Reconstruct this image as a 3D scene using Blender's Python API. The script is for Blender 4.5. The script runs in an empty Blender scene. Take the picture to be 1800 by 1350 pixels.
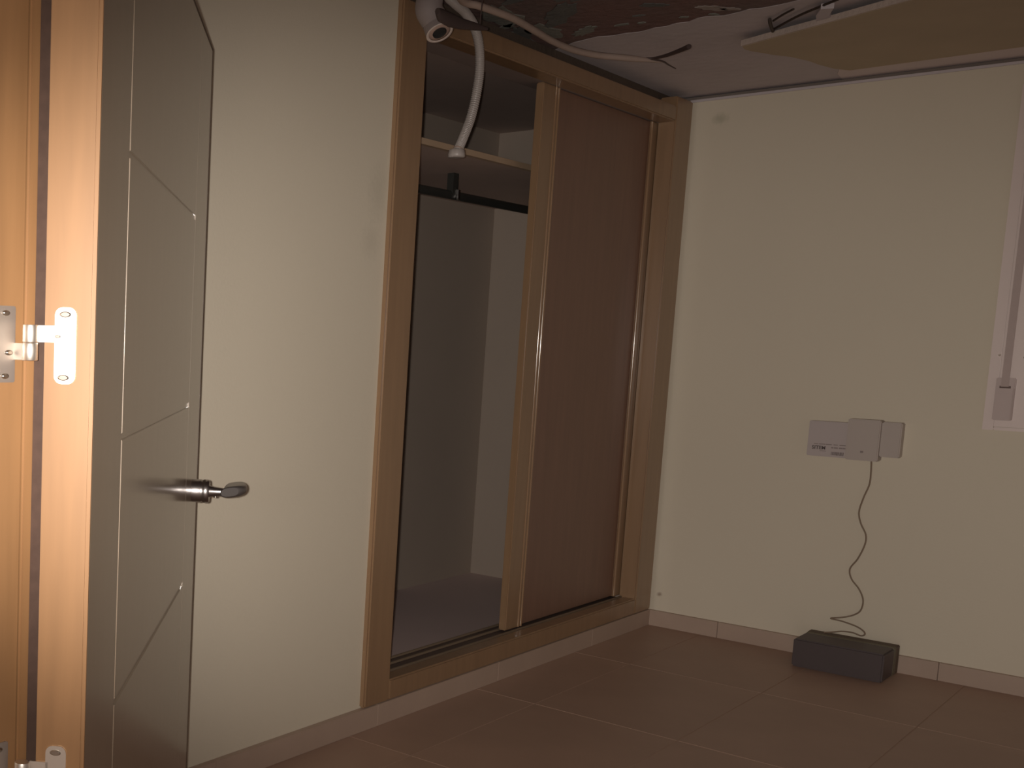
import bpy, bmesh, math, random
from mathutils import Vector, Matrix
random.seed(7)
scene = bpy.context.scene
COL = scene.collection

# ------------------------------------------------------------------ camera
CAM = Vector((-5.8213, -2.1942, 1.3363))
RIGHT = Vector((0.72713, -0.68598, 0.02678))
DOWN = Vector((-0.06412, -0.10670, -0.99222))
FWD = Vector((0.68350, 0.71976, -0.12157))
cd = bpy.data.cameras.new('camera')
cd.sensor_fit = 'HORIZONTAL'; cd.sensor_width = 36.0
cd.lens = 36.0 * 2044.57 / 1800.0
cd.shift_x = (900 - 173.83) / 1800.0
cd.shift_y = (838.94 - 675) / 1800.0
cd.clip_start = 0.02
cam = bpy.data.objects.new('camera', cd); COL.objects.link(cam)
m = Matrix.Identity(4)
for i in range(3):
    m[i][0] = RIGHT[i]; m[i][1] = -DOWN[i]; m[i][2] = -FWD[i]; m[i][3] = CAM[i]
cam.matrix_world = m
scene.camera = cam

# ------------------------------------------------------------------ world, lights, exposure
w = bpy.data.worlds.new('night'); scene.world = w; w.use_nodes = True
bgn = w.node_tree.nodes['Background']
bgn.inputs[0].default_value = (1.0, 0.82, 0.72, 1); bgn.inputs[1].default_value = 0.16
vs = scene.view_settings
vs.view_transform = 'Standard'; vs.look = 'None'; vs.gamma = 1.0; vs.use_curve_mapping = False
vs.exposure = 0.0
scene.cycles.blur_glossy = 0.1

# the phone's flash, held beside the lens: a bright central beam inside a wide weak spill
FLASH = CAM - RIGHT * 0.03 - DOWN * 0.01
AIM = (FWD + RIGHT * 0.42 + DOWN * -0.040).normalized()
def flash_lamp(name, kind, power, color):
    l = bpy.data.lights.new(name, kind); l.energy = power; l.color = color; l.shadow_soft_size = 0.012
    o = bpy.data.objects.new(name, l); COL.objects.link(o)
    x = RIGHT + DOWN * 0.12; x = x - AIM * x.dot(AIM); x.normalize()
    z = -AIM; y = z.cross(x)
    mm = Matrix.Identity(4)
    for i in range(3):
        mm[i][0] = x[i]; mm[i][1] = y[i]; mm[i][2] = z[i]; mm[i][3] = FLASH[i]
    return o, l, mm
WARM = (1.0, 0.93, 0.86)
o, l, mm = flash_lamp('phone_flash_beam', 'SPOT', 258, WARM)
l.spot_size = math.radians(45); l.spot_blend = 1.0
o.matrix_world = mm @ Matrix.Diagonal((2.1, 1.0, 1.0, 1.0))
o, l, mm = flash_lamp('phone_flash_spill', 'POINT', 50, WARM)
o.matrix_world = mm

# ------------------------------------------------------------------ materials
MATS = {}
def mat(name, col, rough=0.6, var=0.06, nscale=6.0, stretch=(1, 1, 1), metal=0.0, coat=0.0, coat_rough=0.1,
        bump=0.0, bscale=40.0, col2=None, spec=0.5):
    if name in MATS: return MATS[name]
    mt = bpy.data.materials.new(name); mt.use_nodes = True
    nt = mt.node_tree; b = nt.nodes['Principled BSDF']
    b.inputs['Roughness'].default_value = rough
    b.inputs['Metallic'].default_value = metal
    b.inputs['Coat Weight'].default_value = coat
    b.inputs['Coat Roughness'].default_value = coat_rough
    b.inputs['Specular IOR Level'].default_value = spec
    tc = nt.nodes.new('ShaderNodeTexCoord'); mp = nt.nodes.new('ShaderNodeMapping')
    mp.inputs['Scale'].default_value = stretch
    nz = nt.nodes.new('ShaderNodeTexNoise'); nz.inputs['Scale'].default_value = nscale; nz.inputs['Detail'].default_value = 5
    cr = nt.nodes.new('ShaderNodeMix'); cr.data_type = 'RGBA'
    c2 = col2 or tuple(max(0, c * (1 - 3 * var)) for c in col)
    c1 = col if col2 else tuple(min(1, c * (1 + 2 * var)) for c in col)
    cr.inputs[6].default_value = (*c2, 1); cr.inputs[7].default_value = (*c1, 1)
    L = nt.links
    L.new(tc.outputs['Object'], mp.inputs[0]); L.new(mp.outputs[0], nz.inputs['Vector'])
    L.new(nz.outputs['Fac'], cr.inputs[0]); L.new(cr.outputs[2], b.inputs['Base Color'])
    if bump:
        n2 = nt.nodes.new('ShaderNodeTexNoise'); n2.inputs['Scale'].default_value = bscale; n2.inputs['Detail'].default_value = 4
        bp = nt.nodes.new('ShaderNodeBump'); bp.inputs['Strength'].default_value = bump; bp.inputs['Distance'].default_value = 0.01
        L.new(mp.outputs[0], n2.inputs['Vector']); L.new(n2.outputs['Fac'], bp.inputs['Height']); L.new(bp.outputs[0], b.inputs['Normal'])
    MATS[name] = mt
    return mt

def marked_wall(name, col, marks):
    mt = mat(name, col, rough=0.75, var=0.012, nscale=1.7, bump=0.05, bscale=90)
    nt = mt.node_tree; b = nt.nodes['Principled BSDF']; L = nt.links
    src = b.inputs['Base Color'].links[0].from_socket
    tc = [n for n in nt.nodes if n.type == 'TEX_COORD'][0]
    nz = nt.nodes.new('ShaderNodeTexNoise'); nz.inputs['Scale'].default_value = 60; nz.inputs['Detail'].default_value = 3
    L.new(tc.outputs['Object'], nz.inputs['Vector'])
    for (p, sc, col2, amt) in marks:       # small scuffs with a shape of their own
        mp = nt.nodes.new('ShaderNodeMapping'); mp.vector_type = 'POINT'
        mp.inputs['Location'].default_value = tuple(-a * s for a, s in zip(p, sc)); mp.inputs['Scale'].default_value = sc
        ln = nt.nodes.new('ShaderNodeVectorMath'); ln.operation = 'LENGTH'
        ad = nt.nodes.new('ShaderNodeMath'); ad.operation = 'ADD'
        mr = nt.nodes.new('ShaderNodeMapRange'); mr.inputs[1].default_value = 1.5; mr.inputs[2].default_value = 0.7
        mr.inputs[3].default_value = 0; mr.inputs[4].default_value = amt
        mx = nt.nodes.new('ShaderNodeMix'); mx.data_type = 'RGBA'; mx.inputs[7].default_value = (*col2, 1)
        L.new(tc.outputs['Object'], mp.inputs[0]); L.new(mp.outputs[0], ln.inputs[0])
        L.new(ln.outputs['Value'], ad.inputs[0]); L.new(nz.outputs['Fac'], ad.inputs[1])
        L.new(ad.outputs[0], mr.inputs[0]); L.new(mr.outputs[0], mx.inputs[0]); L.new(src, mx.inputs[6])
        src = mx.outputs[2]
    L.new(src, b.inputs['Base Color'])
    return mt

WALL = (0.68, 0.605, 0.48)
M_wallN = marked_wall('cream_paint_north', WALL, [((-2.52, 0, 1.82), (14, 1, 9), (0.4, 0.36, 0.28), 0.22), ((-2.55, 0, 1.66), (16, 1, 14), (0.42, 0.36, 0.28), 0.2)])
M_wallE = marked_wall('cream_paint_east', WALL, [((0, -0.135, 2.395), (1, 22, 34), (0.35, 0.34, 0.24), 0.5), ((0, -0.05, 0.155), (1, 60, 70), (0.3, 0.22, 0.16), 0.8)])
M_wall = mat('cream_paint', WALL, rough=0.75, var=0.012, nscale=1.7)
GRAIN = (9, 9, 0.7)
M_wood = mat('orange_varnished_wood', (0.335, 0.178, 0.078), rough=0.45, var=0.10, nscale=4, stretch=GRAIN, coat=0.1, coat_rough=0.3)
M_wwood = mat('wardrobe_oak_frame', (0.29, 0.175, 0.095), rough=0.38, var=0.07, nscale=4, stretch=GRAIN, coat=0.35, coat_rough=0.2)
M_wpanel = mat('wardrobe_brown_panel', (0.21, 0.112, 0.075), rough=0.45, var=0.07, nscale=4, stretch=GRAIN, coat=0.15, coat_rough=0.3)
M_doorface = mat('lacquered_door_face', (0.27, 0.205, 0.145), rough=0.4, var=0.03, nscale=3, stretch=GRAIN, coat=0.8, coat_rough=0.14)
M_dooredge = mat('dark_brown_edge', (0.10, 0.06, 0.035), rough=0.5)  # dark brown for the narrow strips at the door's far and top edges
M_inside = mat('wardrobe_melamine', (0.38, 0.31, 0.255), rough=0.6, var=0.02, nscale=3)
M_insidefloor = mat('base_melamine_painted_fill', (0.60, 0.48, 0.46), rough=0.6, var=0.02, nscale=3)  # same melamine as the sides, paled so the colour stands in for fill light
M_shelfunder = mat('shelf_melamine_painted_fill', (0.50, 0.39, 0.34), rough=0.6, var=0.03)  # melamine of shelf and top, missing fill light put into its colour
M_toptrack = mat('brown_top_track', (0.30, 0.235, 0.21), rough=0.6)
M_lip = mat('shelf_wood_lipping', (0.42, 0.30, 0.20), rough=0.5)
M_track = mat('dark_track', (0.10, 0.07, 0.06), rough=0.5)
M_trackalu = mat('bronze_track_lip', (0.30, 0.22, 0.15), rough=0.4, metal=0.3)
M_rail = mat('dark_steel_rail', (0.05, 0.05, 0.045), rough=0.45, metal=0.4)
M_tile = mat('brown_floor_tile', (0.40, 0.262, 0.195), rough=0.5, var=0.05, nscale=3.5, bump=0.04, bscale=14)
M_skirt = mat('skirting_tile', (0.44, 0.325, 0.255), rough=0.5, var=0.04, nscale=5)
M_grout = mat('light_grout', (0.44, 0.30, 0.225), rough=0.85)
M_grey = mat('grey_bare_plaster', (0.58, 0.52, 0.53), rough=0.9, var=0.05, nscale=3, bump=0.25, bscale=22)
M_slab = mat('torn_red_slab', (0.23, 0.10, 0.085), rough=0.95, nscale=2.6, bump=0.9, bscale=26, col2=(0.12, 0.12, 0.11))
M_cornice = mat('pale_cornice_plaster', (0.74, 0.64, 0.62), rough=0.9, var=0.03, nscale=5)
M_gap = mat('brown_shadow_gap', (0.22, 0.18, 0.155), rough=0.9)
M_void = mat('dark_brown_rough', (0.10, 0.07, 0.05), rough=0.95, var=0.1, bump=0.4)  # plain dark brown for the block set back above the wardrobe
M_board = mat('ochre_ceiling_board', (0.50, 0.40, 0.275), rough=0.85, var=0.05, nscale=4, bump=0.1, bscale=30)
M_gypsum = mat('broken_gypsum_edge', (0.56, 0.46, 0.40), rough=0.95, var=0.05, bump=0.4, bscale=60)
M_white = mat('white_lacquer_window', (0.76, 0.64, 0.595), rough=0.3, var=0.01, coat=0.3, coat_rough=0.12)
M_strap = mat('mauve_grey_strap', (0.50, 0.40, 0.37), rough=0.8, var=0.03, nscale=30)
M_strapbox = mat('mauve_grey_plastic', (0.55, 0.44, 0.41), rough=0.5)
M_slot = mat('dark_slot', (0.16, 0.11, 0.095), rough=0.7)
M_pipe = mat('white_pipe_foam', (0.25, 0.205, 0.195), rough=0.7, var=0.03)
M_pipein = mat('beige_pipe_lining', (0.38, 0.26, 0.21), rough=0.9)
M_seal = mat('brown_brush_seal', (0.115, 0.068, 0.05), rough=0.9, var=0.1, nscale=60)
M_black = mat('black_hollow', (0.03, 0.025, 0.022), rough=0.9)
M_corr = mat('white_corrugated_plastic', (0.36, 0.315, 0.29), rough=0.4, var=0.02, coat=0.2)
M_cable = mat('beige_conduit', (0.40, 0.30, 0.25), rough=0.7, var=0.06, nscale=20)
M_wire = mat('dark_brown_wire', (0.07, 0.045, 0.04), rough=0.6)
M_strip = mat('dark_brown_lath', (0.06, 0.038, 0.033), rough=0.8, var=0.06, nscale=10)
M_steel = mat('bright_nickel', (0.86, 0.80, 0.72), rough=0.42, var=0.01, metal=1.0)
M_satin = mat('satin_nickel', (0.42, 0.39, 0.38), rough=0.3, var=0.01, metal=1.0)
M_plate = mat('beige_nickel_plate', (0.52, 0.46, 0.41), rough=0.5, var=0.01, metal=0.8)
M_lever = mat('grey_satin_lever', (0.28, 0.26, 0.25), rough=0.38, var=0.01, metal=0.9)
M_glint = mat('polished_screw_dome', (0.9, 0.86, 0.8), rough=0.32, var=0.0, metal=1.0)
M_screw = mat('screw_steel', (0.55, 0.50, 0.44), rough=0.3, metal=1.0)
M_rust = mat('rusty_steel', (0.07, 0.05, 0.04), rough=0.6, metal=0.3)
M_device = mat('white_device_plastic', (0.49, 0.42, 0.40), rough=0.5, var=0.01)
M_device2 = mat('ivory_device_plastic', (0.47, 0.40, 0.355), rough=0.5, var=0.01)
M_print = mat('dark_print', (0.13, 0.10, 0.095), rough=0.7)
M_print2 = mat('faded_print', (0.27, 0.215, 0.20), rough=0.7)
M_cord = mat('tan_cord', (0.24, 0.17, 0.115), rough=0.6)
M_box = mat('black_box_plastic', (0.075, 0.055, 0.055), rough=0.5, var=0.03)
M_boxgreen = mat('olive_box_rim', (0.17, 0.15, 0.10), rough=0.6)
M_boxbrown = mat('brown_box_back', (0.10, 0.065, 0.04), rough=0.6)
M_glass = mat('night_glass', (0.05, 0.05, 0.055), rough=0.05, spec=0.8)

# ------------------------------------------------------------------ builders
class G:
    def __init__(s): s.v = []; s.f = []; s.sm = []
    def add(s, vs, fs, smooth=False):
        n = len(s.v); s.v += [Vector(p) for p in vs]
        for f in fs: s.f.append([i + n for i in f]); s.sm.append(smooth)
        return s
    def box(s, x0, x1, y0, y1, z0, z1):
        x0, x1 = sorted((x0, x1)); y0, y1 = sorted((y0, y1)); z0, z1 = sorted((z0, z1))
        return s.obox(Vector((x0, y0, z0)), Vector((x1 - x0, 0, 0)), Vector((0, y1 - y0, 0)), Vector((0, 0, z1 - z0)))
    def obox(s, o, a, b, c):
        vs = [o, o + a, o + a + b, o + b, o + c, o + a + c, o + a + b + c, o + b + c]
        fs = [(0, 3, 2, 1), (4, 5, 6, 7), (0, 1, 5, 4), (1, 2, 6, 5), (2, 3, 7, 6), (3, 0, 4, 7)]
        if a.cross(b).dot(c) < 0: fs = [f[::-1] for f in fs]
        return s.add(vs, fs)
    def prism(s, pts, off):                # planar polygon (list of Vector) swept by off
        n = len(pts); off = Vector(off)
        nrm = Vector((0, 0, 0))
        for i in range(n): nrm += Vector(pts[i]).cross(Vector(pts[(i + 1) % n]))
        P = [Vector(p) for p in pts]
        if nrm.dot(off) < 0: P = P[::-1]
        vs = P + [p + off for p in P]
        fs = [list(range(n))[::-1], list(range(n, 2 * n))]
        fs += [(i, (i + 1) % n, (i + 1) % n + n, i + n) for i in range(n)]
        return s.add(vs, fs)
    def rings(s, rings, cap0=True, cap1=True, smooth=True):
        n = len(rings[0]); vs = [p for r in rings for p in r]; fs = []
        for k in range(len(rings) - 1):
            for i in range(n):
                j = (i + 1) % n
                fs.append((k * n + i, k * n + j, (k + 1) * n + j, (k + 1) * n + i))
        s.add(vs, fs, smooth)
        if cap0: s.add(list(rings[0]), [list(range(n))[::-1]])
        if cap1: s.add(list(rings[-1]), [list(range(n))])
        return s
    def lathe(s, p0, axis, prof, seg=24, ref=(0, 0, 1), sq=(1, 1), cap0=True, cap1=True):   # prof: (distance along axis, radius)
        ax = Vector(axis).normalized(); r = Vector(ref)
        if abs(ax.dot(r)) > 0.95: r = Vector((1, 0, 0))
        e1 = (r - ax * r.dot(ax)).normalized(); e2 = ax.cross(e1)
        rr = [[Vector(p0) + ax * d + e1 * (rad * sq[0] * math.cos(2 * math.pi * i / seg)) + e2 * (rad * sq[1] * math.sin(2 * math.pi * i / seg)) for i in range(seg)] for d, rad in prof]
        return s.rings(rr, cap0, cap1)
    def sweep(s, pts, rad, seg=12, sub=8, cap=True):
        P = catmull([Vector(p) for p in pts], sub); n = len(P)
        T = [(P[min(i + 1, n - 1)] - P[max(i - 1, 0)]).normalized() for i in range(n)]
        e = T[0].orthogonal().normalized(); rr = []
        for i in range(n):
            e = (e - T[i] * e.dot(T[i])).normalized(); f = T[i].cross(e)
            r = rad(i / (n - 1)) if callable(rad) else rad
            rr.append([P[i] + (e * math.cos(2 * math.pi * k / seg) + f * math.sin(2 * math.pi * k / seg)) * r for k in range(seg)])
        return s.rings(rr, cap, cap)
    def build(s, name, material, parent=None, bevel=0.0, origin=None):
        me = bpy.data.meshes.new(name)
        org = Vector(origin) if origin is not None else (wloc(parent) if parent else Vector((0, 0, 0)))
        me.from_pydata([tuple(p - org) for p in s.v], [], s.f)
        for p, sm in zip(me.polygons, s.sm): p.use_smooth = sm
        if bevel:
            bm = bmesh.new(); bm.from_mesh(me)
            bmesh.ops.remove_doubles(bm, verts=bm.verts, dist=1e-6)
            es = [e for e in bm.edges if len(e.link_faces) == 2 and e.calc_face_angle(0) > 0.6]
            bmesh.ops.bevel(bm, geom=es, offset=bevel, segments=2, affect='EDGES', clamp_overlap=True)
            bm.to_mesh(me); bm.free()
        me.validate(); me.materials.append(material)
        ob = bpy.data.objects.new(name, me); COL.objects.link(ob)
        if parent:
            ob.parent = parent
            ob.location = org - wloc(parent)
        else: ob.location = org
        return ob
def wloc(o):
    p = Vector((0, 0, 0))
    while o: p += o.location; o = o.parent
    return p
def catmull(P, sub):
    out = []
    Q = [P[0] * 2 - P[1]] + P + [P[-1] * 2 - P[-2]]
    for i in range(1, len(Q) - 2):
        a, b, c, d = Q[i - 1], Q[i], Q[i + 1], Q[i + 2]
        for k in range(sub):
            t = k / sub
            out.append(0.5 * ((2 * b) + (c - a) * t + (2 * a - 5 * b + 4 * c - d) * t * t + (3 * b - a - 3 * c + d) * t ** 3))
    out.append(P[-1]); return out
def tag(o, label, cat, kind=None, group=None):
    o['label'] = label; o['category'] = cat
    if kind: o['kind'] = kind
    if group: o['group'] = group
    return o
def thing(name, loc, label, cat, kind=None, group=None):
    o = bpy.data.objects.new(name, None); COL.objects.link(o); o.location = loc; o.empty_display_size = 0.1
    return tag(o, label, cat, kind, group)
def boxpart(name, dims, material, parent, bevel=0.0): return G().box(*dims).build(name, material, parent, bevel)

# ================================================================== THE ROOM
XW, YS, H = -4.80, -3.40, 2.513          # west wall face, south wall face, slab height
# floor: grout bed with real tiles
floor = tag(G().box(-6.6, 0.12, YS - 0.1, 0.0, -0.12, -0.0016).build('floor', M_grout), 'brown tiled floor with pale grout joints', 'floor', 'structure')
xe = [0.0, -0.825]
while xe[-1] > -6.5: xe.append(xe[-1] - 0.86)
ye = [0.0, -0.257]
while ye[-1] > YS: ye.append(max(ye[-1] - 0.515, YS))
cache = {}
for a, b in zip(xe, xe[1:]):
    for c, d in zip(ye, ye[1:]):
        if c - d < 0.05: continue
        k = (round(a - b, 3), round(c - d, 3)); g = 0.0022
        cx, cy = (a + b) / 2, (c + d) / 2
        if k not in cache:
            o = G().box(b + g, a - g, d + g, c - g, -0.004, 0.0).build('tile', M_tile, floor, 0.0006, origin=(cx, cy, 0))
            cache[k] = o
        else:
            o = cache[k].copy(); COL.objects.link(o); o.parent = floor; o.location = (cx, cy, 0)
# walls
wn = G()
wn.box(-5.05, -2.40, 0.0, 0.12, 0.0, H)          # left of the wardrobe
wn.box(-2.40, 0.0, 0.0, 0.03, 0.0, 0.10)           # low strip under the wardrobe
tag(wn.build('wall_north', M_wallN), 'plain cream wall with the built-in wardrobe', 'wall', 'structure')
we = G()
we.box(0.0, 0.14, -1.27, 0.0, 0.0, 2.488)
we.box(0.0, 0.14, -2.75, -1.27, 0.0, 1.075)
we.box(0.0, 0.14, -2.75, -1.27, 2.37, 2.488)
we.box(0.0, 0.14, YS, -2.75, 0.0, 2.488)
tag(we.build('wall_east', M_wallE), 'plain cream wall with the window and the small white device', 'wall', 'structure')
ww = G()
ww.box(-5.05, XW, -0.945, 0.0, 0.0, H)
ww.box(-5.05, XW, YS, -2.47, 0.0, H)
ww.box(-5.05, XW, -2.47, -0.945, 2.10, H)
tag(ww.build('wall_west', M_wall), 'cream wall holding the doorway', 'wall', 'structure')

# ceiling: torn-open slab with a border of bare grey plaster left along the east side
ceil = tag(G().box(-5.05, 0.14, YS - 0.1, 0.45, H, H + 0.15).build('ceiling', M_slab), 'torn open ceiling slab with red and dark patches', 'ceiling', 'structure')
edge = [(-1.15, 0.40), (-1.20, 0.15), (-1.22, 0.079), (-1.255, 0.02), (-1.285, -0.03), (-1.30, -0.09), (-1.31, -0.132), (-1.288, -0.18), (-1.292, -0.231), (-1.28, -0.27),
        (-1.285, -0.301), (-1.302, -0.34), (-1.295, -0.377), (-1.315, -0.42), (-1.306, -0.46), (-1.335, -0.50), (-1.337, -0.528), (-1.31, -0.58), (-1.322, -0.635),
        (-1.34, -0.67), (-1.325, -0.709), (-1.334, -0.782), (-1.36, -0.87), (-1.33, -1.0), (-1.38, -1.2), (-1.35, -1.6), (-1.42, -2.2), (-1.36, -2.8), (-1.40, YS)]
poly = [Vector((x, y, 2.5115)) for x, y in edge] + [Vector((0.1, YS, 2.5115)), Vector((0.1, 0.40, 2.5115))]
G().prism(poly, (0, 0, 0.02)).build('plaster_border', M_grey, ceil)
G().prism([Vector(p) for p in ((-0.345, YS, 2.5095), (0.1, YS, 2.5095), (0.1, -0.60, 2.5095), (-0.10, -0.62, 2.5095), (-0.22, -0.66, 2.5095), (-0.33, -0.72, 2.5095))], (0, 0, 0.003)).build('cornice_strip', M_cornice, ceil)
def lump(name, cx, cy, rx, ry, material, z0=2.513, th=0.0025, n=23, seed=0, rot=0.0):
    r = random.Random(seed); pts = []
    for i in range(n):
        a = 2 * math.pi * i / n; k = 0.7 + 0.5 * r.random()
        px, py = rx * k * math.cos(a), ry * k * math.sin(a)
        pts.append(Vector((cx + px * math.cos(rot) - py * math.sin(rot), cy + px * math.sin(rot) + py * math.cos(rot), z0 - th)))
    return G().prism(pts, (0, 0, th + 0.005)).build(name, material, ceil)
M_flake = mat('grey_green_flake', (0.24, 0.24, 0.21), rough=0.95, var=0.12, nscale=9, bump=0.5)
M_flake3 = mat('pale_plaster_flake', (0.36, 0.31, 0.28), rough=0.95, var=0.12, nscale=14, bump=0.5)
M_flake2 = mat('dark_slate_flake', (0.14, 0.14, 0.13), rough=0.95, var=0.12, nscale=9, bump=0.5)
lump('plaster_flake', -1.43, -0.585, 0.06, 0.024, M_flake3, seed=3, rot=-0.5)
lump('plaster_flake', -1.385, -0.625, 0.035, 0.014, M_flake3, seed=6, rot=-0.7)
for i, (x, y, rx, ry, mt) in enumerate([(-1.52, -0.02, 0.12, 0.05, M_flake), (-1.80, 0.0, 0.16, 0.06, M_flake), (-1.45, 0.10, 0.2, 0.04, M_flake2), (-1.70, -0.17, 0.16, 0.05, M_flake2),
                                        (-1.42, -0.13, 0.07, 0.03, M_flake), (-1.66, 0.06, 0.06, 0.02, M_flake), (-2.0, -0.22, 0.15, 0.06, M_flake2), (-1.88, -0.33, 0.1, 0.06, M_flake2),
                                        (-1.42, -0.27, 0.03, 0.012, M_flake), (-1.50, -0.36, 0.02, 0.010, M_flake2), (-1.40, -0.33, 0.014, 0.012, M_flake), (-1.38, -0.47, 0.018, 0.01, M_flake), (-1.60, -0.45, 0.05, 0.02, M_flake2), (-1.35, -0.56, 0.02, 0.01, M_flake)]):
    lump('plaster_flake', x, y, rx, ry, mt, seed=20 + i, rot=0.2 * i)

# trims along the top of the east wall: pale lower lip, dark shadow gap, recess above the wardrobe
t2 = tag(G().box(-0.006, 0.10, YS, 0.0, 2.481, 2.492).build('trim_2', M_grey), 'thin grey strip along the top of the window wall', 'trim', 'structure')
tag(G().box(0.012, 0.14, YS, 0.08, 2.488, 2.507).build('trim_3', M_gap), 'dark shadow gap between window wall and ceiling', 'trim', 'structure')
tag(G().box(-2.47, 0.14, 0.075, 0.45, 2.462, 2.511).build('trim_4', M_void), 'dark brown recess above the wardrobe', 'trim', 'structure')

# skirting of tile pieces
bn = thing('baseboard_north', (-2.4, 0, 0), 'pale brown tile skirting under the wardrobe', 'baseboard', 'structure')
xs = [-4.80, -4.10, -3.24, -2.379, -1.52, -0.66, -0.02]
for a, b in zip(xs, xs[1:]): boxpart('skirting_tile', (a + 0.001, b - 0.001, -0.02, 0.0, 0.0, 0.078), M_skirt, bn, 0.001)
be = thing('baseboard_east', (0, -1.6, 0), 'pale brown tile skirting below the window', 'baseboard', 'structure')
ys = [0.0, -0.33, -1.191, -2.05, -2.91, YS]
for a, b in zip(ys, ys[1:]): boxpart('skirting_tile', (-0.02, 0.0, b + 0.001, a - 0.001, 0.0, 0.075), M_skirt, be, 0.001)

# ------------------------------------------------------------------ door frame and door
U = Vector((0.8103, 0.5860, 0)); N_ = Vector((-0.5860, 0.8103, 0)); OUT = -N_
FAR = Vector((-3.626, -0.244, 0)); WID = 1.41; TH = 0.068; DH = 2.03
NEAR = FAR - U * WID
fr = thing('trim_1', (-4.9, -0.95, 0), 'orange wooden door frame on the hinge side', 'door frame', 'structure')
boxpart('jamb_board', (-5.08, -4.8145, -0.98, -0.94, 0, 2.10), M_wood, fr, 0.002)
boxpart('architrave', (-4.8115, -4.793, -0.98, -0.80, 0, 2.16), M_wood, fr, 0.003)
boxpart('jamb_board', (-5.08, -4.8145, -2.47, -2.43, 0, 2.10), M_wood, fr, 0.002)
boxpart('head_board', (-5.08, -4.8145, -2.43, -0.98, 2.06, 2.10), M_wood, fr, 0.002)
boxpart('brush_seal', (-4.793, -4.765, -0.977, -0.955, 0, 2.06), M_seal, fr)

door = thing('door_1', (NEAR.x, NEAR.y, 0.0), 'open wooden door with grooved beige face and silver lever handle', 'door', 'structure')
def dpt(s, out, z): return FAR - U * s + OUT * out + Vector((0, 0, z))      # s: from far edge, out: proud of the face
def dbox(g, s0, s1, o0, o1, z0, z1):
    return g.obox(dpt(s0, o0, z0), -U * (s1 - s0), OUT * (o1 - o0), Vector((0, 0, z1 - z0)))
SK = 0.0035
Z0 = 0.012
dbox(G(), 0.003, WID, -TH, -SK, Z0, DH).build('door_leaf', M_wood, door, 0.002)
dbox(G(), WID - 0.006, WID, -SK, 0.0002, Z0, DH - 0.0055).build('edge_lipping', M_wood, door, 0.0006)
dbox(G(), 0.012, WID - 0.0062, -SK, -SK + 0.0008, Z0, DH - 0.006).build('groove_bed', M_doorface, door)
dbox(G(), 1.176, WID - 0.0062, -SK, 0.0, Z0, DH - 0.006).build('face_panel', M_doorface, door, 0.0008)
dbox(G(), 0.012, 0.252, -SK, 0.0, Z0, DH - 0.006).build('face_panel', M_doorface, door, 0.0008)
for z0, z1 in ((Z0, 0.757), (0.767, 1.177), (1.187, 1.599), (1.609, DH - 0.006)):
    dbox(G(), 0.2524, 1.1685, -SK, 0.0, z0, z1).build('face_panel', M_doorface, door, 0.0008)
dbox(G(), 0.0, 0.0115, -SK, 0.0005, Z0, DH).build('edge_strip', M_dooredge, door)
dbox(G(), 0.0115, WID, -SK, 0.0005, DH - 0.0055, DH).build('edge_strip', M_dooredge, door)
# handle: rose, neck and a lever pointing back towards the hinges
hs, hz = 0.118, 0.966
h = G().lathe(dpt(hs, 0, hz), OUT, [(0, 0.0275), (0.022, 0.0285), (0.026, 0.0265), (0.030, 0.0285), (0.040, 0.0285), (0.043, 0.026)], 32).build('door_handle', M_satin, door)
G().lathe(dpt(hs, 0.04, hz), OUT, [(0, 0.0155), (0.016, 0.0118), (0.036, 0.0098), (0.058, 0.0098), (0.07, 0.011)], 24).build('handle_neck', M_satin, h)
lv = G(); rr = []
for k, out, hw, hh in [(0.020, 0.094, 0.020, 0.0105), (0.016, 0.098, 0.0265, 0.0130), (0.0, 0.102, 0.0290, 0.0140), (-0.03, 0.103, 0.0285, 0.0135), (-0.07, 0.101, 0.027, 0.0125), (-0.10, 0.099, 0.024, 0.011), (-0.11, 0.098, 0.016, 0.007)]:
    ring = []
    for q in range(20):
        a = 2 * math.pi * q / 20
        cx, cz = math.copysign(abs(math.cos(a)) ** 0.7, math.cos(a)) * hw, math.copysign(abs(math.sin(a)) ** 0.8, math.sin(a)) * hh
        ring.append(dpt(hs + k - 0.5 * cx, out + cx, hz + 0.003 + cz + 0.10 * cx))
    rr.append(ring)
lv.rings(rr).build('lever', M_lever, h)
G().lathe(dpt(hs, 0.058, hz - 0.0105), (0, 0, -1), [(0, 0.004), (0.004, 0.004)], 10).build('grub_screw', M_screw, h)
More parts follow.
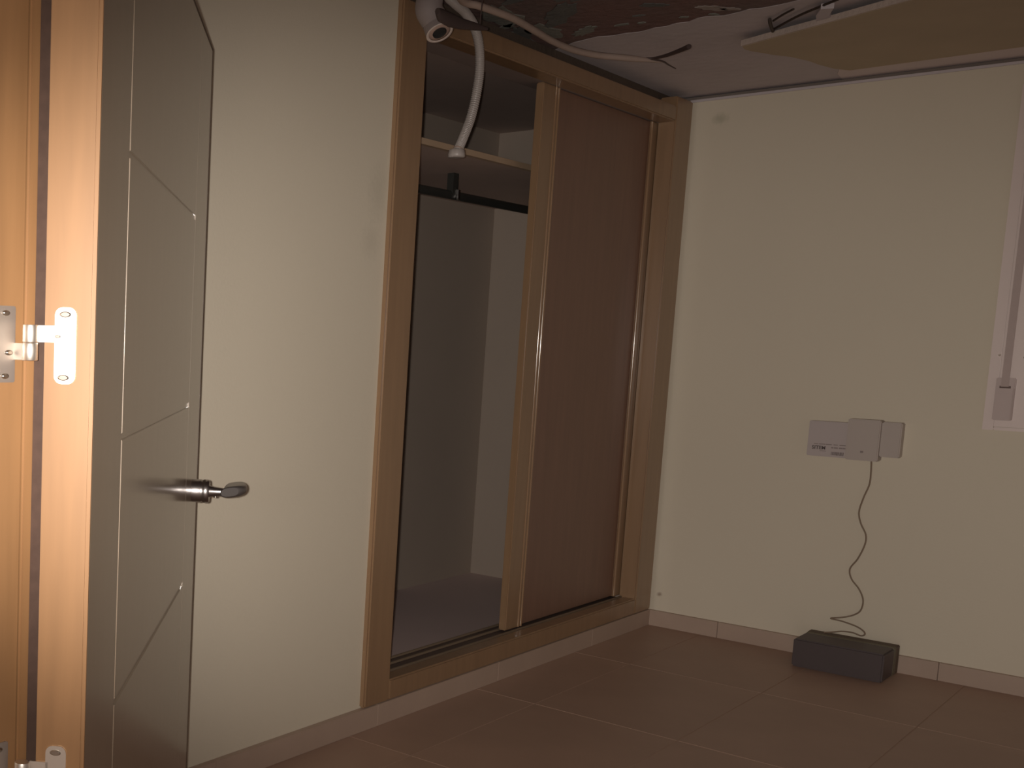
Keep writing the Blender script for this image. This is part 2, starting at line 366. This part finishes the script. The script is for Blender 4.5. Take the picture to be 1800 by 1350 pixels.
# hinges
def edgept(acr, out, z): return NEAR + N_ * acr - U * out + Vector((0, 0, z))
def hinge(zc):
    hg = G()
    pts = []
    a0, a1, hh, r = 0.0245, 0.0535, 0.0505, 0.0105
    for cx, cz, s in ((a1 - r, zc + hh - r, 0), (a0 + r, zc + hh - r, 1), (a0 + r, zc - hh + r, 2), (a1 - r, zc - hh + r, 3)):
        for k in range(6):
            a = math.pi / 2 * (s + k / 5)
            pts.append(edgept(cx + r * math.cos(a), 0.0, cz + r * math.sin(a)))
    hg.prism(pts, -U * 0.0025)
    hg.obox(edgept(0.05, 0.0, zc + 0.004), N_ * 0.026, -U * 0.0025, Vector((0, 0, 0.022)))
    o = hg.build('hinge', M_steel, door)
    for acr, dz, r in ((0.0395, 0.041, 0.0062), (0.0405, -0.042, 0.0062), (0.049, 0.012, 0.0032)):
        G().lathe(edgept(acr, 0.002, zc + dz), -U, [(0, r), (0.0014, r), (0.0022, r * 0.75)], 18, sq=(0.62, 1.25)).build('hinge_screw', M_screw, o)
    pin = edgept(0.0845, 0.010, zc)
    G().lathe(pin + Vector((0, 0, 0.0035)), (0, 0, 1), [(0, 0.0098), (0.001, 0.0103), (0.022, 0.0103), (0.023, 0.0098)], 24).build('hinge_knuckle', M_steel, o)
    G().lathe(pin + Vector((0, 0, -0.0205)), (0, 0, 1), [(0, 0.0098), (0.001, 0.0108), (0.022, 0.0108), (0.0235, 0.0098)], 24).build('hinge_knuckle', M_steel, o)
    jl = G()
    pts = []
    x0, x1, yj = -4.868, -4.831, -0.980
    for cx, cz, s in ((x1 - r, zc + hh - r, 0), (x0 + r, zc + hh - r, 1), (x0 + r, zc - hh + r, 2), (x1 - r, zc - hh + r, 3)):
        for k in range(6):
            a = math.pi / 2 * (s + k / 5)
            pts.append(Vector((cx + r * math.cos(a), yj, cz + r * math.sin(a))))
    jl.prism(pts, (0, -0.0025, 0))
    p0 = Vector((-4.833, yj - 0.0025, zc - 0.020)); d = (pin + Vector((0, 0, 0)) - Vector((-4.833, yj, zc))); d.z = 0
    jl.obox(p0, d * 0.85, Vector((0, 0.0025, 0)), Vector((0, 0, 0.022)))
    jl.build('hinge_plate', M_plate, o)
    for x, dz in ((-4.848, 0.041), (-4.848, -0.042), (-4.842, -0.011)):
        G().lathe((x, yj - 0.0022, zc + dz), (0, -1, 0), [(0, 0.006), (0.0014, 0.006), (0.003, 0.003)], 16, sq=(0.62, 1.1)).build('hinge_screw', M_screw, o)
hinge(1.3205); hinge(0.722)

# ------------------------------------------------------------------ window at the right edge
win = thing('window_1', (0, -2.0, 1.055), 'white framed window with a roller shutter strap', 'window', 'structure')
WY0, WY1, WZ0, WZ1 = -1.240, -2.78, 1.053, 2.40
boxpart('casing_board', (-0.014, 0.0, -1.276, WY0, WZ0, WZ1), M_white, win, 0.001)
boxpart('casing_board', (-0.014, 0.0, WY1, -1.276, WZ0, 1.066), M_white, win, 0.003)
boxpart('casing_board', (-0.014, 0.0, WY1, -1.276, 2.365, WZ1), M_white, win, 0.003)
boxpart('casing_board', (-0.014, 0.0, WY1, WY1 + 0.036, 1.066, 2.365), M_white, win, 0.003)
boxpart('frame_board', (-0.0138, 0.12, -1.46, -1.2765, 1.0675, 2.365), M_white, win)
boxpart('frame_board', (-0.010, 0.12, WY1 + 0.036, -2.60, 1.068, 2.365), M_white, win, 0.003)
boxpart('frame_board', (-0.004, 0.12, -2.60, -1.46, 1.068, 1.13), M_white, win, 0.003)
boxpart('frame_board', (-0.004, 0.12, -2.60, -1.46, 2.30, 2.365), M_white, win, 0.003)
boxpart('mullion', (0.0, 0.10, -2.07, -1.99, 1.13, 2.30), M_white, win, 0.003)
boxpart('pane', (0.05, 0.056, -1.99, -1.46, 1.13, 2.30), M_glass, win)
boxpart('pane', (0.05, 0.056, -2.60, -2.07, 1.13, 2.30), M_glass, win)
for k in range(24): boxpart('shutter_slat', (0.09, 0.10, -2.60, -1.46, 1.13 + k * 0.049, 1.175 + k * 0.049), M_white, win)
sb = boxpart('strap_box', (-0.029, -0.0138, -1.333, -1.270, 1.094, 1.263), M_strapbox, win, 0.003)
boxpart('strap_slot', (-0.0305, -0.0285, -1.319, -1.283, 1.222, 1.231), M_slot, sb)
boxpart('strap_box_rim', (-0.0305, -0.0285, -1.333, -1.327, 1.098, 1.222), M_strap, sb)
boxpart('shutter_strap', (-0.0315, -0.0285, -1.312, -1.287, 1.228, 2.36), M_strap, win)
for yy, zz in ((-1.269, 1.352), (-1.349, 1.345)):
    G().lathe((-0.0139, yy, zz), (-1, 0, 0), [(0.0045 * math.sin(a), 0.0045 * math.cos(a)) for a in [k * math.pi / 16 for k in range(8)]], 16).build('frame_screw', M_glint, win)

# ------------------------------------------------------------------ built-in wardrobe
wd = thing('built_in_wardrobe', (-1.25, 0.0, 0.08), 'built-in oak framed wardrobe, one side open, brown sliding door on the other', 'wardrobe')
YF = -0.02
boxpart('frame_stile', (-2.465, -2.312, YF, 0.06, 0.08, 2.436), M_wwood, wd, 0.006)
boxpart('frame_stile', (-0.206, -0.024, YF, 0.06, 0.08, 2.480), M_wwood, wd, 0.006)
boxpart('frame_rail', (-2.312, -0.206, YF + 0.001, 0.06, 2.368, 2.436), M_wwood, wd, 0.006)
boxpart('frame_rail', (-2.312, -0.206, YF + 0.001, 0.042, 0.08, 0.155), M_wwood, wd, 0.006)
boxpart('back_panel', (-2.50, 0.03, 0.948, 0.965, 0.06, 2.47), M_inside, wd)
boxpart('side_panel', (-0.005, 0.015, 0.06, 0.948, 0.06, 2.47), M_inside, wd)
boxpart('side_panel', (-2.50, -2.48, 0.06, 0.948, 0.06, 2.47), M_inside, wd)
boxpart('top_panel', (-2.48, -0.005, 0.06, 0.948, 2.44, 2.46), M_shelfunder, wd)
boxpart('bottom_panel', (-2.48, -0.005, 0.06, 0.948, 0.06, 0.095), M_insidefloor, wd)
sh = boxpart('shelf', (-2.48, -0.005, 0.17, 0.948, 2.052, 2.070), M_shelfunder, wd)
boxpart('shelf_lipping', (-2.48, -0.005, 0.15, 0.17, 2.050, 2.072), M_lip, sh)
hr = G().lathe((-2.48, 0.45, 1.962), (1, 0, 0), [(0, 0.016), (2.475, 0.016)], 16, sq=(1.15, 0.8)).build('hanging_rail', M_rail, wd)
boxpart('rail_bracket', (-1.315, -1.275, 0.435, 0.465, 1.965, 2.052), M_rail, hr)
boxpart('rail_bracket_hook', (-1.282, -1.268, 0.428, 0.436, 1.944, 1.985), M_satin, hr)
tr = boxpart('sliding_track', (-2.312, -0.206, 0.042, 0.155, 0.095, 0.148), M_track, wd)
for y in (0.046, 0.098, 0.140): boxpart('track_lip', (-2.312, -0.206, y, y + 0.006, 0.150, 0.158), M_trackalu, tr)
tt = boxpart('top_track', (-2.312, -0.206, 0.06, 0.155, 2.372, 2.40), M_toptrack, wd)
def sliding(x0, x1, y, mp):
    sd = boxpart('sliding_door', (x0 + 0.10, x1 - 0.05, y + 0.010, y + 0.022, 0.162, 2.368), mp, wd)
    boxpart('door_stile', (x0, x0 + 0.135, y, y + 0.032, 0.158, 2.371), M_wwood, sd, 0.004)
    boxpart('door_stile', (x1 - 0.135, x1, y, y + 0.032, 0.158, 2.371), M_wwood, sd, 0.004)
    for bx in (x0 + 0.132, x0 + 0.108, x1 - 0.134):
        G().lathe((bx, y + 0.002, 0.16), (0, 0, 1), [(0, 0.006), (2.208, 0.006)], 12).build('stile_bead', M_bead, sd)
    return sd
M_bead = mat('polished_wood_bead', (0.30, 0.18, 0.10), rough=0.16, var=0.05, coat=0.8, coat_rough=0.08)
sliding(-1.322, -0.125, 0.062, M_wpanel)
sliding(-1.225, -0.105, 0.104, M_wpanel)

# ------------------------------------------------------------------ loose ceiling board and its hanger
bp = [(-0.994, -0.542), (-1.281, -1.139), (-1.75, -2.1), (-1.62, -2.75), (-0.36, -2.75), (-0.36, -1.9), (-0.362, -1.287), (-0.332, -0.727), (-0.40, -0.69), (-0.509, -0.666), (-0.60, -0.655), (-0.716, -0.624), (-0.79, -0.585), (-0.833, -0.570), (-0.903, -0.542), (-0.95, -0.535)]
cb = thing('hanging_ceiling_board', (-1.0, -1.5, 2.47), 'broken ochre ceiling board with a pale torn edge', 'ceiling board')
G().prism([Vector((x, y, 2.470)) for x, y in bp], (0, 0, 0.014)).build('board_sheet', M_board, cb)
eg = [(-0.994, -0.542), (-1.09, -0.735), (-1.18, -0.93), (-1.281, -1.139), (-1.5, -1.59), (-1.75, -2.1)]
ge = G()
for (a, b) in zip(eg, eg[1:]):
    a, b = Vector((*a, 0)), Vector((*b, 0)); t = (b - a).normalized(); nn = Vector((t.y, -t.x, 0))
    ge.obox(a + Vector((0, 0, 2.471)) - nn * 0.004, b - a, nn * 0.012, Vector((0, 0, 0.021)))
ge.build('torn_edge', M_gypsum, cb)
hg = thing('metal_ceiling_hanger', (-1.1, -0.75, 2.49), 'dark rusty metal hanger above the pale torn board edge', 'hanger')
G().sweep([(-1.07, -0.665, 2.496), (-1.189, -0.777, 2.499), (-1.277, -0.87, 2.497), (-1.40, -1.02, 2.497)], 0.0045, 8).build('hanger_rod', M_rust, hg)
G().sweep([(-1.20, -0.694, 2.502), (-1.15, -0.682, 2.496), (-1.075, -0.668, 2.490)], 0.006, 8).build('hanger_hook', M_rust, hg)
G().sweep([(-1.18, -0.70, 2.500), (-1.23, -0.745, 2.503), (-1.28, -0.792, 2.503)], 0.004, 8).build('hanger_rod', M_rust, hg)
G().sweep([(-1.068, -0.664, 2.492), (-1.022, -0.668, 2.486)], 0.004, 8, sub=4).build('hanger_tip', M_screw, hg)
pc = G().prism([Vector(p) for p in ((-1.295, -0.880, 2.484), (-1.28, -0.915, 2.484), (-1.20, -0.88, 2.484), (-1.11, -0.868, 2.484), (-1.10, -0.815, 2.484), (-1.22, -0.845, 2.484))], (0, 0, 0.018))
tag(pc.build('plaster_lump', M_grey), 'grey plaster lump stuck between slab and torn board', 'plaster lump')

# ------------------------------------------------------------------ pipes and cables hanging from the open ceiling
ip = thing('insulated_pipe', (-2.55, -0.18, 2.5), 'thick white foam wrapped pipe end bending below the open ceiling', 'pipe')
path = [(-2.553, -0.187, 2.515), (-2.574, -0.187, 2.415), (-2.585, -0.187, 2.375), (-2.588, -0.189, 2.341), (-2.562, -0.197, 2.311), (-2.570, -0.219, 2.273)]
G().sweep(path, 0.040, 24, cap=False).build('foam_sleeve', M_pipe, ip)
p1, p0 = Vector(path[-1]), Vector(path[-2]); ax = (p1 - p0).normalized()
G().lathe(p1 - ax * 0.002, ax, [(0, 0.040), (0.002, 0.041), (0.003, 0.038), (0.001, 0.033)], 28, cap0=False, cap1=False).build('sleeve_rim', M_gypsum, ip)
G().lathe(p1 - ax * 0.006, ax, [(0, 0.036), (0.004, 0.036), (0.005, 0.021)], 28, cap0=False, cap1=False).build('pipe_lining', M_pipein, ip)
G().lathe(p1 - ax * 0.012, ax, [(0, 0.022), (0.014, 0.021)], 24, cap1=False).build('pipe_bore', M_black, ip)

cc = thing('corrugated_conduit', (-2.5, -0.18, 2.5), 'white ribbed conduit hanging in front of the open wardrobe with a nut end', 'conduit')
path = [(-2.375, -0.099, 2.515), (-2.341, -0.099, 2.456), (-2.293, -0.099, 2.439), (-2.222, -0.099, 2.423), (-2.159, -0.099, 2.389), (-2.122, -0.099, 2.337), (-2.108, -0.099, 2.265), (-2.117, -0.099, 2.189), (-2.144, -0.099, 2.101), (-2.184, -0.099, 2.030), (-2.218, -0.099, 1.978)]
nr = 120
G().sweep(path, lambda t: 0.0150 + 0.0012 * math.cos(2 * math.pi * nr * t), 16, sub=48).build('ribbed_tube', M_corr, cc)
d = (Vector(path[-1]) - Vector(path[-2])).normalized()
e0 = Vector(path[-1])
G().lathe(e0 - d * 0.010, d, [(0, 0.0163), (0.006, 0.0163)], 18).build('tube_collar', M_cable, cc)
ng = G(); rr = []
for k, r in ((0, 0.022), (0.002, 0.0255), (0.018, 0.0275), (0.026, 0.0265), (0.027, 0.020)):
    rr.append([e0 + Vector((-0.005 + r * math.cos(2 * math.pi * i / 24) * (1 + 0.05 * math.cos(12 * 2 * math.pi * i / 24)), r * math.sin(2 * math.pi * i / 24), -k + 0.005)) for i in range(24)])
ng.rings(rr).build('nut_end', M_corr, cc)

cb2 = thing('beige_cable_tube', (-1.9, -0.2, 2.5), 'beige cable tube sagging along the wardrobe top with split dark wire ends', 'cable')
path = [(-2.522, -0.233, 2.409), (-2.374, -0.179, 2.412), (-2.301, -0.188, 2.413), (-2.207, -0.196, 2.413), (-2.079, -0.199, 2.413), (-1.895, -0.177, 2.415), (-1.698, -0.154, 2.417), (-1.539, -0.155, 2.418), (-1.404, -0.179, 2.421), (-1.317, -0.227, 2.421), (-1.229, -0.276, 2.421), (-1.150, -0.314, 2.421)]
G().sweep(path, lambda t: 0.0118 * (1 - max(0, (t - 0.86) / 0.14) * 0.75), 12).build('tube_sheath', M_cable, cb2)
G().sweep([(-1.225, -0.272, 2.427), (-1.206, -0.304, 2.426), (-1.239, -0.362, 2.421), (-1.284, -0.429, 2.421), (-1.322, -0.475, 2.421)], lambda t: 0.003 + 0.0065 * t, 10).build('wire_end', M_wire, cb2)
G().sweep([(-1.206, -0.30, 2.424), (-1.156, -0.320, 2.421), (-1.088, -0.315, 2.421), (-1.005, -0.311, 2.421)], lambda t: 0.0042 - 0.0022 * t, 8).build('wire_end', M_wire, cb2)

sp = G(); rr = []
for (x, y, z, hh, hw) in [(-2.752, -0.318, 2.283, 0.009, 0.008), (-2.739, -0.318, 2.275, 0.019, 0.010), (-2.685, -0.318, 2.272, 0.021, 0.010), (-2.614, -0.318, 2.274, 0.016, 0.008), (-2.533, -0.318, 2.282, 0.011, 0.006), (-2.468, -0.318, 2.288, 0.005, 0.004)]:
    rr.append([Vector((x, y + hw * math.cos(a), z + hh * math.sin(a))) for a in [2 * math.pi * i / 10 for i in range(10)]])
ls = thing('dark_brown_lath', (-2.6, -0.24, 2.5), 'dark brown lath scrap dangling between white pipe and ribbed conduit', 'lath')
sp.rings(rr).build('lath_strip', M_strip, ls)
G().sweep([(-2.513, -0.318, 2.284), (-2.503, -0.318, 2.40), (-2.501, -0.318, 2.516)], 0.0016, 6).build('hanging_wire', M_wire, ls)

# ------------------------------------------------------------------ device on the wall, its cord, box on the floor
dv = thing('wall_device', (0, -0.80, 0.89), 'white printed wall device with raised middle cover and thin cord below', 'wall device')
b1 = boxpart('device_body', (-0.05, 0.0, -0.792, -0.634, 0.894, 1.047), M_device, dv, 0.003)
b2 = boxpart('middle_cover', (-0.066, 0.0, -0.905, -0.784, 0.891, 1.066), M_device2, dv, 0.004)
b3 = boxpart('end_cover', (-0.05, 0.0, -0.978, -0.905, 0.912, 1.060), M_device2, dv, 0.004)
FX = -0.0504
def flat(name, y0, y1, z0, z1, m_, par, x=FX, slope=0.0):
    return G().obox(Vector((x, y0, z0)), Vector((0, y1 - y0, slope * (y1 - y0))), Vector((0.0008, 0, 0)), Vector((0, 0, z1 - z0))).build(name, m_, par)
fc = bpy.data.curves.new('device_lettering', 'FONT'); fc.body = 'SITEM'; fc.size = 0.021; fc.extrude = 0.0002; fc.offset = 0.0006
tmp = bpy.data.objects.new('tmp_text', fc); COL.objects.link(tmp)
bpy.context.view_layer.update()
me = bpy.data.meshes.new_from_object(tmp.evaluated_get(bpy.context.evaluated_depsgraph_get()))
bpy.data.objects.remove(tmp)
wtxt = max(v.co.x for v in me.vertices)
R3 = Matrix(((0, 0, -1), (-1, 0, 0), (0, 1, 0)))           # text x -> -y, text y -> z, facing -x
for v in me.vertices:
    q = R3 @ Vector((v.co.x * 0.052 / wtxt, v.co.y, v.co.z)); v.co = q + Vector((FX, -0.653, 0.925)) - wloc(dv)
me.materials.append(M_print)
lt = bpy.data.objects.new('device_lettering', me); COL.objects.link(lt); lt.parent = dv
flat('print_rule', -0.684, -0.708, 0.917, 0.9195, M_print2, b1)
for y0, y1 in ((-0.660, -0.676), (-0.679, -0.704), (-0.706, -0.728), (-0.735, -0.751), (-0.757, -0.781)): flat('print_dash', y0, y1, 0.946, 0.9495, M_print2, b1)
for y0, y1 in ((-0.727, -0.735), (-0.737, -0.752), (-0.756, -0.770), (-0.771, -0.781)): flat('print_dash', y0, y1, 0.9325, 0.9375, M_print2, b1)
r = random.Random(4); y = -0.728
while y > -0.776:
    wd_ = r.choice((0.0012, 0.0018, 0.003)); flat('barcode_bar', y, y - wd_, 0.903, 0.9175, M_print, b1); y -= wd_ + r.choice((0.0012, 0.0018))
flat('indicator_dot', -0.840, -0.851, 0.924, 0.9325, M_print2, b2, x=-0.0664)

cord = G().sweep([(-0.012, -0.872, 0.895), (-0.012, -0.875, 0.841), (-0.012, -0.874, 0.787), (-0.012, -0.858, 0.728), (-0.012, -0.847, 0.665), (-0.012, -0.858, 0.617), (-0.012, -0.881, 0.570), (-0.012, -0.881, 0.525),
    (-0.012, -0.861, 0.462), (-0.012, -0.836, 0.413), (-0.012, -0.846, 0.370), (-0.012, -0.878, 0.330), (-0.012, -0.897, 0.285), (-0.014, -0.892, 0.239), (-0.018, -0.867, 0.214), (-0.03, -0.828, 0.198),
    (-0.048, -0.792, 0.190), (-0.05, -0.836, 0.186), (-0.05, -0.891, 0.174), (-0.05, -0.920, 0.158), (-0.052, -0.925, 0.145), (-0.05, -0.910, 0.137), (-0.05, -0.880, 0.144), (-0.052, -0.840, 0.142), (-0.055, -0.800, 0.130), (-0.055, -0.775, 0.124)], 0.0032, 8)
tag(cord.build('wavy_cord', M_cord), 'thin tan cord waving down the wall from the white device', 'cord')

bx = thing('dark_box', (-0.15, -0.885, 0), 'long black box with olive rim on the floor against the skirting', 'box')
boxpart('box_body', (-0.27, -0.105, -1.05, -0.716, 0.0, 0.121), M_box, bx, 0.006)
boxpart('box_rim', (-0.105, -0.072, -1.049, -0.717, 0.0, 0.120), M_boxgreen, bx, 0.002)
boxpart('box_back', (-0.072, -0.024, -1.051, -0.715, 0.0, 0.122), M_boxbrown, bx, 0.003)
